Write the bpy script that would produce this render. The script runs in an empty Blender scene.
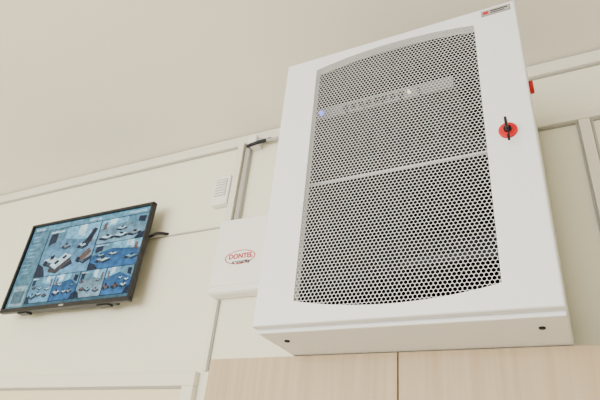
import bpy, bmesh, math, random
from mathutils import Vector, Matrix
random.seed(7)
H = 1.65          # camera height
D = 1.45          # wall distance
CEIL = H + 1.3485
sc = bpy.context.scene
col = sc.collection

# ---------------------------------------------------------------- materials
def mat(name, rgb, rough=0.5, metal=0.0, noise=0.0, nscale=30, bump=0.0, emis=None, estr=0.0, spec=0.5):
    m = bpy.data.materials.new(name); m.use_nodes = True
    nt = m.node_tree; b = nt.nodes['Principled BSDF']
    b.inputs['Base Color'].default_value = (*rgb, 1)
    b.inputs['Roughness'].default_value = rough
    b.inputs['Metallic'].default_value = metal
    b.inputs['Specular IOR Level'].default_value = spec
    tc = nt.nodes.new('ShaderNodeTexCoord')
    n = nt.nodes.new('ShaderNodeTexNoise'); n.inputs['Scale'].default_value = nscale
    n.inputs['Detail'].default_value = 4
    nt.links.new(tc.outputs['Object'], n.inputs['Vector'])
    if noise > 0:
        mx = nt.nodes.new('ShaderNodeMixRGB'); mx.blend_type = 'MIX'
        mx.inputs['Color1'].default_value = (*[c*(1-noise) for c in rgb], 1)
        mx.inputs['Color2'].default_value = (*[min(1, c*(1+noise)) for c in rgb], 1)
        nt.links.new(n.outputs['Fac'], mx.inputs['Fac'])
        nt.links.new(mx.outputs['Color'], b.inputs['Base Color'])
    if bump > 0:
        bp = nt.nodes.new('ShaderNodeBump'); bp.inputs['Strength'].default_value = bump
        bp.inputs['Distance'].default_value = 0.002
        nt.links.new(n.outputs['Fac'], bp.inputs['Height'])
        nt.links.new(bp.outputs['Normal'], b.inputs['Normal'])
    if emis:
        b.inputs['Emission Color'].default_value = (*emis, 1)
        b.inputs['Emission Strength'].default_value = estr
    return m

M_wall = mat('wall_paint', (0.79, 0.765, 0.615), 0.75, noise=0.015, nscale=6, bump=0.08)
M_ceil = mat('ceiling_paint', (0.88, 0.83, 0.72), 0.85, noise=0.012, nscale=3, bump=0.05)
M_trim = mat('trim_pvc', (0.74, 0.715, 0.60), 0.5, noise=0.01)
M_floor = mat('floor_lino', (0.62, 0.57, 0.49), 0.5, noise=0.1, nscale=20)
M_rack = mat('rack_powder_coat', (0.78, 0.795, 0.805), 0.38, noise=0.008, nscale=300, bump=0.03)
M_rackshade = mat('rack_interior_shade', (0.015, 0.016, 0.019), 0.8, noise=0.02, spec=0.1)  # near-black stands in for the shade inside the white cabinet
M_swlit = mat('switch_lit_front', (0.16, 0.165, 0.185), 0.5, noise=0.02)  # lit tone of the switch, front face only
M_shelf = mat('shelf_grey', (0.5, 0.51, 0.53), 0.5, noise=0.02)
M_dark = mat('dark_metal', (0.012, 0.012, 0.015), 0.6, noise=0.1, spec=0.15)
M_eq = mat('equipment_grey', (0.03, 0.032, 0.037), 0.7, noise=0.05, spec=0.15)
M_black = mat('black_plastic', (0.010, 0.010, 0.012), 0.4, noise=0.05, spec=0.3)
M_red = mat('red_plastic', (0.60, 0.006, 0.012), 0.4, noise=0.03, spec=0.3)
M_steel = mat('steel', (0.35, 0.35, 0.36), 0.35, 1.0, noise=0.02)
M_plate = mat('label_plate_metal', (0.22, 0.22, 0.22), 0.45, 0.3, noise=0.02)
M_white = mat('white_plastic', (0.82, 0.81, 0.76), 0.4, noise=0.01)
M_grey = mat('grey_plastic', (0.36, 0.35, 0.32), 0.5, noise=0.02)
M_edge = mat('joint_grey', (0.40, 0.385, 0.33), 0.6, noise=0.02)
M_door = mat('door_cream', (0.76, 0.66, 0.43), 0.5, noise=0.02)
M_frame = mat('door_frame_white', (0.76, 0.73, 0.61), 0.45, noise=0.01)
M_blue = mat('led_blue', (0.1, 0.2, 1), 0.4, emis=(0.06, 0.10, 1), estr=4)
M_amber = mat('led_amber', (1, 0.5, 0.1), 0.4, emis=(1, 0.75, 0.4), estr=3)
M_inkred = mat('ink_red', (0.50, 0.01, 0.03), 0.5, noise=0.02, spec=0.2)
M_inkdark = mat('ink_dark', (0.02, 0.02, 0.03), 0.5, noise=0.02, spec=0.2)

def wood():
    m = bpy.data.materials.new('pale_oak_laminate'); m.use_nodes = True
    nt = m.node_tree; b = nt.nodes['Principled BSDF']
    tc = nt.nodes.new('ShaderNodeTexCoord'); mp = nt.nodes.new('ShaderNodeMapping')
    mp.inputs['Scale'].default_value = (60, 60, 2.2)
    n = nt.nodes.new('ShaderNodeTexNoise'); n.inputs['Scale'].default_value = 1.0; n.inputs['Detail'].default_value = 6
    n.inputs['Distortion'].default_value = 0.4
    cr = nt.nodes.new('ShaderNodeValToRGB')
    cr.color_ramp.elements[0].position = 0.25; cr.color_ramp.elements[0].color = (0.41, 0.295, 0.165, 1)
    cr.color_ramp.elements[1].position = 0.75; cr.color_ramp.elements[1].color = (0.52, 0.395, 0.245, 1)
    nt.links.new(tc.outputs['Object'], mp.inputs['Vector']); nt.links.new(mp.outputs['Vector'], n.inputs['Vector'])
    nt.links.new(n.outputs['Fac'], cr.inputs['Fac']); nt.links.new(cr.outputs['Color'], b.inputs['Base Color'])
    b.inputs['Roughness'].default_value = 0.5
    return m
M_wood = wood()

# ---------------------------------------------------------------- helpers
def empty(name, loc):
    e = bpy.data.objects.new(name, None); e.location = loc; e.empty_display_size = 0.05
    col.objects.link(e); return e

def link(name, me, m, parent=None, smooth=False):
    o = bpy.data.objects.new(name, me); col.objects.link(o)
    if m: me.materials.append(m)
    if parent:
        o.parent = parent; o.matrix_parent_inverse = Matrix.Translation(-Vector(parent.location))
    if smooth:
        for p in me.polygons: p.use_smooth = True
    return o

def add_box(bm, x0, x1, y0, y1, z0, z1):
    r = bmesh.ops.create_cube(bm, size=1)
    for v in r['verts']:
        v.co = Vector(((x0+x1)/2+v.co.x*(x1-x0), (y0+y1)/2+v.co.y*(y1-y0), (z0+z1)/2+v.co.z*(z1-z0)))
    return r['verts']

def boxes(name, lst, m, parent=None, bevel=0.0, seg=2):
    bm = bmesh.new()
    for b in lst:
        add_box(bm, *b)
    if bevel > 0:
        bmesh.ops.bevel(bm, geom=bm.edges[:], offset=bevel, segments=seg, affect='EDGES', profile=0.5)
    me = bpy.data.meshes.new(name); bm.to_mesh(me); bm.free()
    return link(name, me, m, parent)

def cyl(name, c, r, depth, axis, m, parent=None, seg=32, bevel=0.0):
    bm = bmesh.new()
    bmesh.ops.create_cone(bm, cap_ends=True, segments=seg, radius1=r, radius2=r, depth=depth)
    if bevel: 
        ed = [e for e in bm.edges if len(e.link_faces) == 2 and any(len(f.verts) > 4 for f in e.link_faces)]
        bmesh.ops.bevel(bm, geom=ed, offset=bevel, segments=3, affect='EDGES', profile=0.5)
    rot = {'x': Matrix.Rotation(math.pi/2, 4, 'Y'), 'y': Matrix.Rotation(math.pi/2, 4, 'X'), 'z': Matrix()}[axis]
    bmesh.ops.transform(bm, matrix=Matrix.Translation(c) @ rot, verts=bm.verts)
    me = bpy.data.meshes.new(name); bm.to_mesh(me); bm.free()
    return link(name, me, m, parent)

def tube(name, pts, r, m, parent=None):
    cu = bpy.data.curves.new(name, 'CURVE'); cu.dimensions = '3D'; cu.bevel_depth = r; cu.bevel_resolution = 4
    sp = cu.splines.new('NURBS'); sp.points.add(len(pts)-1)
    for i, p in enumerate(pts): sp.points[i].co = (*p, 1)
    sp.use_endpoint_u = True; sp.order_u = 3
    o = bpy.data.objects.new(name, cu); col.objects.link(o); cu.materials.append(m)
    if parent: o.parent = parent; o.matrix_parent_inverse = Matrix.Translation(-Vector(parent.location))
    return o

def text(name, s, c, size, m, parent, sx=1.0, off=0.015):
    cu = bpy.data.curves.new(name, 'FONT'); cu.body = s; cu.size = size; cu.extrude = 0.0002
    cu.align_x = 'CENTER'; cu.align_y = 'CENTER'; cu.offset = size*off
    o = bpy.data.objects.new(name, cu); col.objects.link(o); cu.materials.append(m)
    o.location = c; o.rotation_euler = (math.pi/2, 0, 0); o.scale = (sx, 1, 1)
    o.parent = parent; o.matrix_parent_inverse = Matrix.Translation(-Vector(parent.location))
    return o

# ---------------------------------------------------------------- room shell
XL, XR, YF = -3.6, 2.6, -3.2
boxes('floor', [(XL, XR, YF, D, -0.05, 0)], M_floor)
boxes('ceiling', [(XL, XR, YF, D, CEIL, CEIL+0.05)], M_ceil)
boxes('wall_back', [(XL, XR, D, D+0.1, 0, CEIL)], M_wall)
boxes('wall_left', [(XL-0.1, XL, YF, D, 0, CEIL)], M_wall)
boxes('wall_right', [(XR, XR+0.1, YF, D, 0, CEIL)], M_wall)
wx0, wx1, wz0, wz1 = -3.45, 0.2, 0.8, 2.7
boxes('wall_front', [(XL, wx0, YF-0.1, YF, 0, CEIL), (wx1, XR, YF-0.1, YF, 0, CEIL),
                     (wx0, wx1, YF-0.1, YF, 0, wz0), (wx0, wx1, YF-0.1, YF, wz1, CEIL)], M_wall)
wfr = [(wx0, wx1, YF-0.08, YF-0.02, wz0, wz0+0.06), (wx0, wx1, YF-0.08, YF-0.02, wz1-0.06, wz1)]
for i in range(4):
    x = wx0 + (wx1-wx0-0.06)*i/3
    wfr.append((x, x+0.06, YF-0.08, YF-0.02, wz0+0.06, wz1-0.06))
boxes('window_1', wfr, M_frame)
boxes('baseboard_back', [(XL, -2.5, D-0.015, D, 0, 0.08)], M_trim, bevel=0.003)
boxes('trim_1', [(XL, XR, D-0.016, D, H+1.297, H+1.342)], M_trim, bevel=0.003)
boxes('trim_2', [(XL, XR, D-0.010, D, H+1.342, CEIL)], M_edge)
boxes('trim_3', [(XL, XR, D-0.008, D, H+1.292, H+1.297)], M_edge)

# ---------------------------------------------------------------- cable trunking
ct = empty('cable_trunking', (-1.09, D, H+1.1))
boxes('trunk_channel', [(-1.118, -1.090, D-0.03, D, H+0.918, H+1.296)], M_trim, ct, 0.002)
boxes('trunk_side_channel', [(-1.083, -1.062, D-0.022, D, H+0.918, H+1.296)], M_grey, ct, 0.002)
boxes('trunk_collar', [(-1.06, -1.02, D-0.05, D, H+1.262, H+1.305)], M_white, ct, 0.004)
tube('loop_cable_1', [(-1.07, D-0.03, H+1.27), (-1.05, D-0.055, H+1.25), (-1.01, D-0.05, H+1.26), (-0.97, D-0.02, H+1.29)], 0.007, M_eq, ct)
tube('loop_cable_2', [(-1.02, D-0.04, H+1.285), (-0.98, D-0.025, H+1.275), (-0.80, D-0.015, H+1.283), (-0.5, D-0.01, H+1.285)], 0.007, M_grey, ct)
ct4 = empty('cable_trunking', (-1.10, D, H+0.5))
boxes('drop_channel', [(-1.112, -1.096, D-0.012, D, H+0.385, H+0.627)], M_trim, ct4, 0.002)
boxes('drop_channel_edge', [(-1.095, -1.091, D-0.008, D, H+0.385, H+0.627)], M_grey, ct4)

ct2 = empty('cable_trunking', (0.2, D, H+1.1))
boxes('horizontal_channel', [(-0.1, XR, D-0.018, D, H+1.088, H+1.110)], M_trim, ct2, 0.002)
boxes('horizontal_channel_edge', [(-0.1, XR, D-0.010, D, H+1.083, H+1.0875)], M_edge, ct2)
boxes('vertical_channel', [(0.100, 0.130, D-0.02, D, H+0.34, H+1.085)], M_trim, ct2, 0.002)
boxes('vertical_channel_edge', [(0.132, 0.138, D-0.012, D, H+0.34, H+1.083)], M_edge, ct2, 0.001)
boxes('vertical_channel_edge_2', [(0.093, 0.098, D-0.010, D, H+0.34, H+1.083)], M_grey, ct2, 0.001)

ct3 = empty('cable_trunking', (-1.4, D, H+0.93))
boxes('slim_channel', [(-1.60, -1.125, D-0.009, D, H+0.925, H+0.937)], M_trim, ct3, 0.002)
boxes('slim_channel_edge', [(-1.60, -1.125, D-0.005, D, H+0.9215, H+0.9245)], M_edge, ct3)

# ---------------------------------------------------------------- wood cupboard
CT = H + 0.333
CB = D-0.03
cb = empty('wooden_cupboard', (-0.36, 1.29, 0))
boxes('carcass', [(-0.853, 0.64, 1.150, CB, 0.0, CT-0.001)], M_wood, cb, 0.001)
for i in range(3):
    x0 = -0.852+0.4965*i
    boxes('door_panel_%d' % (i+1), [(x0+0.0015, x0+0.4965-0.0015, 1.130, 1.148, 0.08, CT-0.002)], M_wood, cb, 0.0012)
    hx = x0+0.45 if i % 2 == 0 else x0+0.05
    boxes('handle_%d' % (i+1), [(hx-0.006, hx+0.006, 1.095, 1.107, 0.95, 1.10), (hx-0.005, hx+0.005, 1.10, 1.131, 0.96, 0.97), (hx-0.005, hx+0.005, 1.10, 1.131, 1.08, 1.09)], M_steel, cb, 0.002)

# ---------------------------------------------------------------- door
dr = empty('door_1', (-1.6, D, 0))
fz = H+0.381
boxes('frame', [(-2.26, -1.124, D-0.025, D, fz-0.045, fz), (-1.17, -1.124, D-0.025, D, 0, fz-0.045), (-2.26, -2.214, D-0.025, D, 0, fz-0.045)], M_frame, dr, 0.003)
boxes('frame_inner', [(-2.214, -1.17, D-0.014, D, fz-0.051, fz-0.045), (-1.176, -1.17, D-0.014, D, 0, fz-0.051), (-2.214, -2.208, D-0.014, D, 0, fz-0.051)], M_grey, dr)
boxes('leaf', [(-2.208, -1.176, D-0.010, D, 0.005, fz-0.051)], M_door, dr, 0.002)
boxes('handle', [(-1.27, -1.23, D-0.018, D-0.008, 0.93, 1.13), (-1.36, -1.24, D-0.055, D-0.04, 1.05, 1.07), (-1.258, -1.242, D-0.05, D-0.01, 1.052, 1.068)], M_steel, dr, 0.003)

# ---------------------------------------------------------------- rack cabinet
rk = empty('server_rack_cabinet', (-0.31, 1.2, H+0.72))
RX0, RX1 = -0.616, -0.010
RZ0, RZ1 = CT+0.0, H+1.100
Y0 = 0.94
RB = D-0.025
t = 0.012
BX0, BX1 = RX0+0.001, RX1-0.001
bY = Y0+0.024
boxes('body_shell', [
    (BX0, BX0+t, bY, RB, RZ0, RZ1-0.002),
    (BX1-t, BX1, bY, RB, RZ0, RZ1-0.002),
    (BX0+t*0.5, BX1-t*0.5, bY, RB, RZ0, RZ0+t),
    (BX0+t*0.5, BX1-t*0.5, bY, RB, RZ1-0.002-t, RZ1-0.002)], M_rack, rk, 0.003, 3)
e = 0.002
boxes('interior_shade_lining', [(BX0+t, BX1-t, RB-0.012, RB-0.004, RZ0+t, RZ1-t),
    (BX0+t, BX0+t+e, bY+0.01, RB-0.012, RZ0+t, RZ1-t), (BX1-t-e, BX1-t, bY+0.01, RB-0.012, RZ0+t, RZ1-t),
    (BX0+t, BX1-t, bY+0.01, RB-0.012, RZ0+t, RZ0+t+e), (BX0+t, BX1-t, bY+0.01, RB-0.012, RZ1-t-e-0.002, RZ1-t-0.002)], M_rackshade, rk)  # added dark liners, painted-in shade behind the mesh
# door plate with arched opening
PX0, PX1, PZ0, PZ1 = -0.522, -0.106, H+0.383, H+1.062
AT, AB = 0.022, 0.022
DZ0, DZ1 = H+0.341, RZ1
def arch(u): return 1-(2*u-1)**2
N = 32
bm = bmesh.new()
def V(x, z): return bm.verts.new((x, Y0, z))
topz = PZ1-0.006; botz = PZ0+0.004
in_t = [V(PX0+(PX1-PX0)*i/N, topz-0.004+AT*arch(i/N)) for i in range(N+1)]
in_b = [V(PX0+(PX1-PX0)*i/N, botz+0.004-AB*arch(i/N)) for i in range(N+1)]
out_t = [V(PX0+(PX1-PX0)*i/N, DZ1) for i in range(N+1)]
out_b = [V(PX0+(PX1-PX0)*i/N, DZ0) for i in range(N+1)]
tl, bl, tr, br = V(RX0, DZ1), V(RX0, DZ0), V(RX1, DZ1), V(RX1, DZ0)
lt, lb = V(RX0, in_t[0].co.z), V(RX0, in_b[0].co.z)
rt, rb = V(RX1, in_t[-1].co.z), V(RX1, in_b[-1].co.z)
for i in range(N):
    bm.faces.new((in_t[i], in_t[i+1], out_t[i+1], out_t[i]))
    bm.faces.new((out_b[i], out_b[i+1], in_b[i+1], in_b[i]))
bm.faces.new((lt, in_t[0], out_t[0], tl)); bm.faces.new((bl, out_b[0], in_b[0], lb)); bm.faces.new((lb, in_b[0], in_t[0], lt))
bm.faces.new((in_t[-1], rt, tr, out_t[-1])); bm.faces.new((out_b[-1], br, rb, in_b[-1])); bm.faces.new((in_b[-1], rb, rt, in_t[-1]))
r = bmesh.ops.extrude_face_region(bm, geom=bm.faces[:])
vs = [g for g in r['geom'] if isinstance(g, bmesh.types.BMVert)]
for v in vs: v.co.y += 0.022
bmesh.ops.recalc_face_normals(bm, faces=bm.faces)
def onb(v): return abs(v.co.x-RX0) < 1e-5 or abs(v.co.x-RX1) < 1e-5 or abs(v.co.z-DZ0) < 1e-5 or abs(v.co.z-DZ1) < 1e-5
ed = []
for e_ in bm.edges:
    a, b = e_.verts
    if onb(a) and onb(b) and abs(a.co.y-Y0) < 1e-5 and abs(b.co.y-Y0) < 1e-5:
        if (abs(a.co.x-b.co.x) < 1e-5 and (abs(a.co.x-RX0) < 1e-5 or abs(a.co.x-RX1) < 1e-5)) or \
           (abs(a.co.z-b.co.z) < 1e-5 and (abs(a.co.z-DZ0) < 1e-5 or abs(a.co.z-DZ1) < 1e-5)):
            ed.append(e_)
bmesh.ops.bevel(bm, geom=ed, offset=0.005, segments=4, affect='EDGES', profile=0.5)
me = bpy.data.meshes.new('door_frame_plate'); bm.to_mesh(me); bm.free()
link('door_frame_plate', me, M_rack, rk)

# perforated sheet: hexagonal holes
p = 0.0088; hexr = 0.53*p*0.985; R = p/math.sqrt(3); rowh = p*math.sqrt(3)/2
hexr = 0.508*p
ys, yb = Y0+0.0006, Y0+0.0010
verts, faces = [], []
row = 0
z = botz-AB-p
while z < topz+AT+p:
    x = PX0-p+(p/2 if row % 2 else 0)
    while x < PX1+p:
        u = min(1, max(0, (x-PX0)/(PX1-PX0)))
        if botz+0.004-AB*arch(u)-p < z < topz-0.004+AT*arch(u)+p and PX0-p*0.9 < x < PX1+p*0.9:
            b0 = len(verts)
            for rad, yy in ((R, ys), (hexr, ys), (hexr, yb)):
                for k in range(6):
                    a = math.radians(30+60*k)
                    verts.append((x+rad*math.cos(a), yy, z+rad*math.sin(a)))
            for k in range(6):
                j = (k+1) % 6
                faces.append((b0+k, b0+j, b0+6+j, b0+6+k))
                faces.append((b0+6+k, b0+6+j, b0+12+j, b0+12+k))
        x += p
    z += rowh; row += 1
me = bpy.data.meshes.new('perforated_sheet'); me.from_pydata(verts, [], faces); me.update()
link('perforated_sheet', me, M_rack, rk)

# equipment in the rack
boxes('mounting_rails', [(RX0+0.04, RX0+0.06, 1.02, 1.04, RZ0+0.03, RZ1-0.03), (RX1-0.06, RX1-0.04, 1.02, 1.04, RZ0+0.03, RZ1-0.03)], M_eq, rk)
boxes('equipment_shelf', [(RX0+0.05, RX1-0.05, 1.022, 1.36, H+0.735, H+0.738)], M_rackshade, rk)  # plate coloured dark for its shaded underside, only the lip stays light
boxes('shelf_lip', [(RX0+0.05, RX1-0.05, 1.018, 1.022, H+0.731, H+0.7375)], M_shelf, rk)
boxes('network_switch', [(RX0+0.06, RX1-0.17, 1.032, 1.25, H+0.960, H+0.992)], M_eq, rk, 0.002)  # body coloured dark as if in shade, lit tone kept for the front
boxes('switch_front', [(RX0+0.06, RX1-0.17, 1.029, 1.032, H+0.958, H+0.994)], M_swlit, rk)
boxes('switch_ports', [(RX0+0.14+i*0.022, RX0+0.156+i*0.022, 1.026, 1.029, H+0.965, H+0.983) for i in range(8)], M_black, rk)
boxes('video_recorder', [(RX0+0.08, RX1-0.08, 1.04, 1.36, H+0.74, H+0.80)], M_dark, rk, 0.002)
boxes('power_strip', [(RX0+0.25, RX1-0.12, 1.20, 1.25, H+0.55, H+0.585)], M_eq, rk, 0.003)
boxes('lower_shelf', [(RX0+0.05, RX1-0.05, 1.02, 1.36, H+0.478, H+0.482)], M_rackshade, rk)  # shade painted into the shelf colour here too
cyl('led_1', (RX0+0.075, 1.026, H+0.975), 0.006, 0.006, 'y', M_blue, rk)
cyl('led_2', (RX0+0.30, 1.024, H+0.972), 0.003, 0.006, 'y', M_amber, rk)
cyl('led_3', (RX0+0.325, 1.024, H+0.972), 0.003, 0.006, 'y', M_amber, rk)
for i in range(5):
    xx = RX0+0.15+0.05*i
    tube('patch_cable_%d' % (i+1), [(xx, 1.02, H+0.972), (xx+0.01, 1.0, H+0.93), (xx+0.05, 1.03, H+0.87), (xx+0.03, 1.05, H+0.80)], 0.003, M_eq, rk)

# lock + key
lx, lz = -0.062, H+0.719
cyl('lock_rosette', (lx, Y0-0.003, lz), 0.0185, 0.007, 'y', M_red, rk, 40, 0.002)
cyl('lock_barrel', (lx, Y0-0.009, lz), 0.0075, 0.008, 'y', M_dark, rk, 32, 0.001)
boxes('key_blade', [(lx-0.0015, lx+0.0015, Y0-0.020, Y0-0.010, lz-0.004, lz+0.004)], M_dark, rk)
boxes('key_head', [(lx-0.0028, lx+0.0028, Y0-0.036, Y0-0.018, lz-0.014, lz+0.012)], M_black, rk, 0.002)
tube('key_ring', [(lx+0.0, Y0-0.030, lz-0.010), (lx+0.004, Y0-0.032, lz-0.022), (lx+0.002, Y0-0.028, lz-0.034)], 0.0013, M_dark, rk)
boxes('spare_key', [(lx-0.001, lx+0.004, Y0-0.029, Y0-0.027, lz-0.044, lz-0.028)], M_dark, rk, 0.0008)
cyl('side_lock_rosette', (RX1+0.004, 1.06, H+0.925), 0.016, 0.010, 'x', M_red, rk, 32, 0.002)
# label plate with a plain stand-in mark
px, pz = -0.054, H+1.080
boxes('label_plate', [(px-0.033, px+0.033, Y0-0.0015, Y0+0.0005, pz-0.0095, pz+0.0095)], M_plate, rk, 0.0006)
boxes('label_face', [(px-0.031, px+0.031, Y0-0.0019, Y0-0.0013, pz-0.008, pz+0.008)], M_grey, rk)
boxes('label_mark', [(px-0.029, px-0.016, Y0-0.0023, Y0-0.0017, pz-0.005, pz+0.004)], M_inkred, rk)
boxes('label_lines', [(px-0.012, px+0.027, Y0-0.0023, Y0-0.0017, pz+0.0005, pz+0.004), (px-0.012, px+0.020, Y0-0.0023, Y0-0.0017, pz-0.005, pz-0.0025)], M_inkdark, rk)
for i, xs in enumerate((RX0+0.045, RX1-0.045)):
    cyl('underside_screw_%d' % (i+1), (xs, 1.02, RZ0-0.001), 0.006, 0.004, 'z', M_dark, rk, 24, 0.001)

# ---------------------------------------------------------------- monitor
mo = empty('surveillance_monitor', (-1.79, 1.38, H+0.83))
my = 1.36
MX0, MX1, MZ0, MZ1 = -2.155, -1.438, H+0.625, H+1.044
boxes('bezel', [(MX0, MX1, my, my+0.022, MZ0, MZ0+0.018), (MX0, MX1, my, my+0.022, MZ1-0.012, MZ1),
                (MX0, MX0+0.012, my, my+0.022, MZ0+0.010, MZ1-0.005), (MX1-0.012, MX1, my, my+0.022, MZ0+0.010, MZ1-0.005)], M_black, mo, 0.002)
boxes('back_shell', [(MX0+0.003, MX1-0.003, my+0.012, my+0.024, MZ0+0.003, MZ1-0.003)], M_black, mo, 0.003)
boxes('rear_housing', [(MX0+0.09, MX1-0.09, my+0.022, my+0.055, MZ0+0.004, MZ0+0.25)], M_black, mo, 0.006)
boxes('wall_bracket', [(-1.89, -1.69, D-0.015, D, H+0.72, H+0.92), (-1.85, -1.83, my+0.05, D-0.01, H+0.74, H+0.9), (-1.75, -1.73, my+0.05, D-0.01, H+0.74, H+0.9)], M_dark, mo)
boxes('stand_mounts', [(MX0+0.10, MX0+0.16, my+0.012, my+0.04, MZ0-0.005, MZ0+0.004), (MX1-0.17, MX1-0.11, my+0.012, my+0.04, MZ0-0.005, MZ0+0.004)], M_black, mo, 0.002)
tube('signal_cable', [(-1.52, my+0.03, H+0.90), (-1.46, my+0.045, H+0.905), (-1.43, my+0.045, H+0.92), (-1.415, D-0.025, H+0.927), (-1.40, D-0.006, H+0.931)], 0.006, M_black, mo)
boxes('bezel_badge', [(-1.80, -1.776, my-0.0006, my+0.001, MZ0+0.005, MZ0+0.012)], M_grey, mo)
# screen picture: coloured mesh
SX0, SX1, SZ0, SZ1 = MX0+0.012, MX1-0.012, MZ0+0.018, MZ1-0.012
bm = bmesh.new(); cl = bm.loops.layers.float_color.new('Col')
lay = [0]
def poly(pts, c):
    lay[0] += 1
    y = my+0.0118-lay[0]*0.00001
    vs = [bm.verts.new((SX0+(SX1-SX0)*u, y, SZ0+(SZ1-SZ0)*v)) for u, v in pts]
    f = bm.faces.new(vs)
    for l in f.loops: l[cl] = (*c, 1)
def rect(u0, v0, u1, v1, c): poly([(u0, v0), (u1, v0), (u1, v1), (u0, v1)], c)
def grad(u0, v0, u1, v1, ca, cb, n=8):
    for i in range(n):
        k = i/(n-1)
        rect(u0, v0+(v1-v0)*i/n, u1, v0+(v1-v0)*(i+1)/n, tuple(ca[j]*(1-k)+cb[j]*k for j in range(3)))
DK = (0.006, 0.012, 0.026); WH = (0.36, 0.52, 0.58); FL = (0.07, 0.19, 0.29); NV = (0.015, 0.075, 0.18); BR = (0.10, 0.065, 0.055); WL = (0.12, 0.31, 0.43); SL = (0.04, 0.06, 0.08); GY = (0.16, 0.20, 0.22)
rect(0, 0, 1, 1, (0.006, 0.014, 0.028))
grad(0.0, 0.0, 0.155, 0.93, (0.06, 0.15, 0.19), (0.06, 0.16, 0.22))
rect(0, 0.935, 1, 1.0, (0.08, 0.22, 0.30))
rect(0.02, 0.95, 0.10, 0.98, (0.3, 0.5, 0.58)); rect(0.5, 0.955, 0.60, 0.98, (0.25, 0.42, 0.5)); rect(0.82, 0.955, 0.96, 0.98, (0.2, 0.4, 0.48))
for i in range(10):
    w = random.uniform(0.05, 0.11); rect(0.02, 0.86-0.05*i, 0.02+w, 0.872-0.05*i, (0.14, 0.30, 0.38))
rect(0.015, 0.03, 0.14, 0.26, (0.18, 0.29, 0.33)); rect(0.03, 0.06, 0.125, 0.2, (0.06, 0.12, 0.15))
def room(u0, v0, u1, v1, seed, flip=False, fl=FL, wl=WL, rows=3):
    """an office seen by a high corner camera: walls, window, floor, desks, chairs"""
    rd = random.Random(seed); U = u1-u0; W = v1-v0
    def q(a, b):
        if flip: a = 1-a
        return (u0+U*min(1, max(0, a)), v0+W*min(1, max(0, b)))
    def S(c, k=1.0): return tuple(x*k for x in c)
    grad(u0, v0, u1, v1, S(fl, 1.4), S(fl, 0.7))
    cx = rd.uniform(.32, .5); cy = rd.uniform(.72, .8)
    poly([q(0, .55), q(cx, cy), q(cx, 1), q(0, 1)], S(wl, .6))
    poly([q(cx, cy), q(1, .62), q(1, 1), q(cx, 1)], S(wl, 1.15))
    a = rd.uniform(.55, .7); poly([q(a, cy+.02), q(a+.14, cy-.02), q(a+.14, 1), q(a, 1)], S(WH, 1.2))
    poly([q(.05, .64), q(.2, .71), q(.2, .93), q(.05, .9)], S(DK, 1.5))
    poly([q(.86, .60), q(.93, .58), q(.93, .86), q(.86, .88)], S(BR))
    for rI in range(rows):
        for cI in range(3):
            b = .56-.25*rI+rd.uniform(-.06, .06); s = (.13+.05*rI)*rd.uniform(.8, 1.3)
            a0 = .08+.30*cI+rd.uniform(-.05, .06)
            if rd.random() < .15: continue
            poly([q(a0-.03, b-s*.3), q(a0+s*.8, b-s*.75), q(a0+s*1.5, b-s*.35), q(a0+s*1.3, b)], S(DK, 1.5))
            poly([q(a0, b), q(a0+s*.75, b-s*.32), q(a0+s*.75, b-s*.6), q(a0, b-s*.28)], S(SL, 1.2))
            poly([q(a0, b), q(a0+s*.75, b-s*.32), q(a0+s*1.35, b+s*.02), q(a0+s*.6, b+s*.34)], S(rd.choice([WH, WH, BR, GY, WL])))
            poly([q(a0+s*.5, b), q(a0+s*.85, b+s*.1), q(a0+s*.85, b+s*.5), q(a0+s*.5, b+s*.36)], S(DK))
            poly([q(a0+s*.0, b-s*.4), q(a0+s*.3, b-s*.6), q(a0+s*.4, b-s*.1), q(a0+s*.1, b+s*.05)], S(DK))
    poly([q(0, 0), q(.2, 0), q(.12, .2), q(0, .28)], S(DK, 1.4))
    rect(u0+U*.04, v0+W*.92, u0+U*.3, v0+W*.955, (0.4, 0.55, 0.62))
room(0.165, 0.345, 0.61, 0.925, 3, rows=2)
poly([(0.27, 0.47), (0.38, 0.60), (0.44, 0.555), (0.33, 0.42)], (0.40, 0.55, 0.62))
poly([(0.27, 0.46), (0.33, 0.41), (0.44, 0.545), (0.44, 0.49), (0.35, 0.36), (0.27, 0.39)], (0.04, 0.035, 0.04))
poly([(0.30, 0.49), (0.33, 0.525), (0.35, 0.505), (0.32, 0.47)], DK); poly([(0.36, 0.545), (0.385, 0.575), (0.405, 0.555), (0.38, 0.525)], DK)
poly([(0.51, 0.70), (0.57, 0.86), (0.60, 0.84), (0.55, 0.64)], DK); poly([(0.51, 0.52), (0.57, 0.62), (0.60, 0.57), (0.55, 0.47)], BR)
room(0.62, 0.64, 0.99, 0.925, 5, True, rows=2, fl=(0.10, 0.20, 0.26))
room(0.62, 0.345, 0.99, 0.632, 11, False, fl=NV, rows=2)
for i in range(4):
    room(0.165+0.2065*i, 0.045, 0.165+0.2065*(i+1)-0.008, 0.335, 20+i, i % 2 == 1, rows=2, fl=[FL, NV, (0.12, 0.20, 0.25), NV][i])
rect(0.165, 0.0, 0.99, 0.036, (0.03, 0.09, 0.13))
me = bpy.data.meshes.new('screen'); bm.to_mesh(me); bm.free()
ms = bpy.data.materials.new('screen_picture'); ms.use_nodes = True
nt = ms.node_tree; b = nt.nodes['Principled BSDF']
at = nt.nodes.new('ShaderNodeAttribute'); at.attribute_name = 'Col'
tc = nt.nodes.new('ShaderNodeTexCoord'); nz = nt.nodes.new('ShaderNodeTexNoise'); nz.inputs['Scale'].default_value = 45; nz.inputs['Detail'].default_value = 5
mr = nt.nodes.new('ShaderNodeMapRange'); mr.inputs['From Min'].default_value = 0.3; mr.inputs['From Max'].default_value = 0.7
mr.inputs['To Min'].default_value = 0.6; mr.inputs['To Max'].default_value = 1.4
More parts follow.
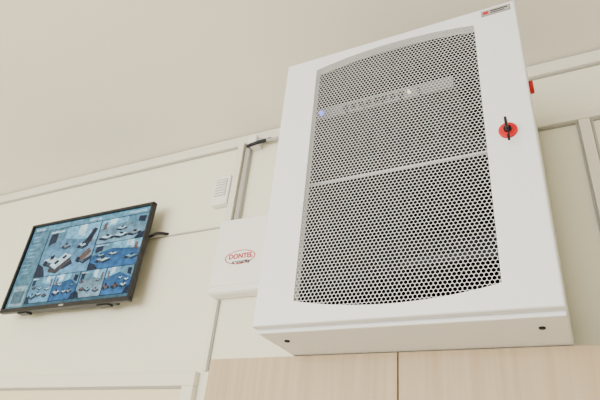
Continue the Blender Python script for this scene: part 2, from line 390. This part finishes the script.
mx = nt.nodes.new('ShaderNodeVectorMath'); mx.operation = 'SCALE'
nt.links.new(tc.outputs['Object'], nz.inputs['Vector']); nt.links.new(nz.outputs['Fac'], mr.inputs['Value'])
nt.links.new(at.outputs['Color'], mx.inputs[0]); nt.links.new(mr.outputs['Result'], mx.inputs['Scale'])
b.inputs['Base Color'].default_value = (0.005, 0.005, 0.006, 1); b.inputs['Roughness'].default_value = 0.3
b.inputs['Specular IOR Level'].default_value = 0.1
nt.links.new(mx.outputs['Vector'], b.inputs['Emission Color']); b.inputs['Emission Strength'].default_value = 1.9
link('screen', me, ms, mo)

# ---------------------------------------------------------------- alarm panel
al = empty('alarm_control_panel', (-0.94, D, H+0.77))
af = 1.39
AX0 = -1.114
boxes('housing', [(AX0, -0.76, af+0.004, D-0.001, H+0.629, H+0.917)], M_white, al, 0.010, 4)
boxes('front_cover', [(AX0+0.004, -0.764, af, af+0.012, H+0.655, H+0.913)], M_white, al, 0.004, 3)
boxes('bottom_lip', [(AX0+0.004, -0.764, af+0.002, af+0.012, H+0.633, H+0.652)], M_white, al, 0.003, 3)
def ell(name, c, a, b2, w, m, par):
    n = 48; vs = []; fs = []
    for k in range(n):
        th = 2*math.pi*k/n
        vs.append((c[0]+a*math.cos(th), c[1], c[2]+b2*math.sin(th)))
        vs.append((c[0]+(a-w)*math.cos(th), c[1], c[2]+(b2-w*0.7)*math.sin(th)))
    for k in range(n):
        j = (k+1) % n; fs.append((2*k, 2*j, 2*j+1, 2*k+1))
    me = bpy.data.meshes.new(name); me.from_pydata(vs, [], fs); return link(name, me, m, par)
ell('oval_mark', (-0.998, af-0.0008, H+0.756), 0.062, 0.027, 0.004, M_inkred, al)
text('name_lettering', 'DONTEL', (-0.995, af-0.001, H+0.759), 0.025, M_inkred, al, 1.0, 0.03)
text('sub_lettering', 'security', (-0.990, af-0.001, H+0.738), 0.018, M_inkdark, al, 1.3, 0.03)

# ---------------------------------------------------------------- small sounder
sn = empty('wall_sounder', (-1.15, D, H+1.08))
boxes('housing', [(-1.200, -1.124, D-0.032, D-0.001, H+1.013, H+1.145)], M_white, sn, 0.006, 3)
boxes('inset', [(-1.188, -1.136, D-0.0335, D-0.030, H+1.05, H+1.128)], M_grey, sn, 0.001)
boxes('louvres', [(-1.186, -1.138, D-0.036, D-0.032, H+1.053+i*0.0125, H+1.060+i*0.0125) for i in range(6)], M_white, sn, 0.001)

# ---------------------------------------------------------------- lights
def area(name, loc, rot, sx, sy, e, c):
    l = bpy.data.lights.new(name, 'AREA'); l.shape = 'RECTANGLE'; l.size = sx; l.size_y = sy; l.energy = e; l.color = c
    o = bpy.data.objects.new(name, l); o.location = loc; o.rotation_euler = rot; col.objects.link(o); return o
area('window_daylight', ((wx0+wx1)/2, YF-0.12, (wz0+wz1)/2), (math.radians(90), 0, 0), wx1-wx0, wz1-wz0, 300, (1.0, 0.99, 0.97))
w = bpy.data.worlds.new('world'); sc.world = w; w.use_nodes = True
w.node_tree.nodes['Background'].inputs['Color'].default_value = (0.9, 0.95, 1, 1)
w.node_tree.nodes['Background'].inputs['Strength'].default_value = 1.0

# ---------------------------------------------------------------- camera
cam = bpy.data.cameras.new('camera'); co = bpy.data.objects.new('camera', cam); col.objects.link(co)
right = Vector((0.8923, 0.4421, 0.0913)).normalized()
fwd = Vector((-0.4232, 0.7488, 0.5100)).normalized()
up = right.cross(fwd).normalized(); right = fwd.cross(up)
m = Matrix((right, up, -fwd)).transposed().to_4x4()
m.translation = (0, 0, H)
co.matrix_world = m
cam.sensor_width = 36; cam.lens = 32.16; cam.clip_start = 0.02
sc.camera = co
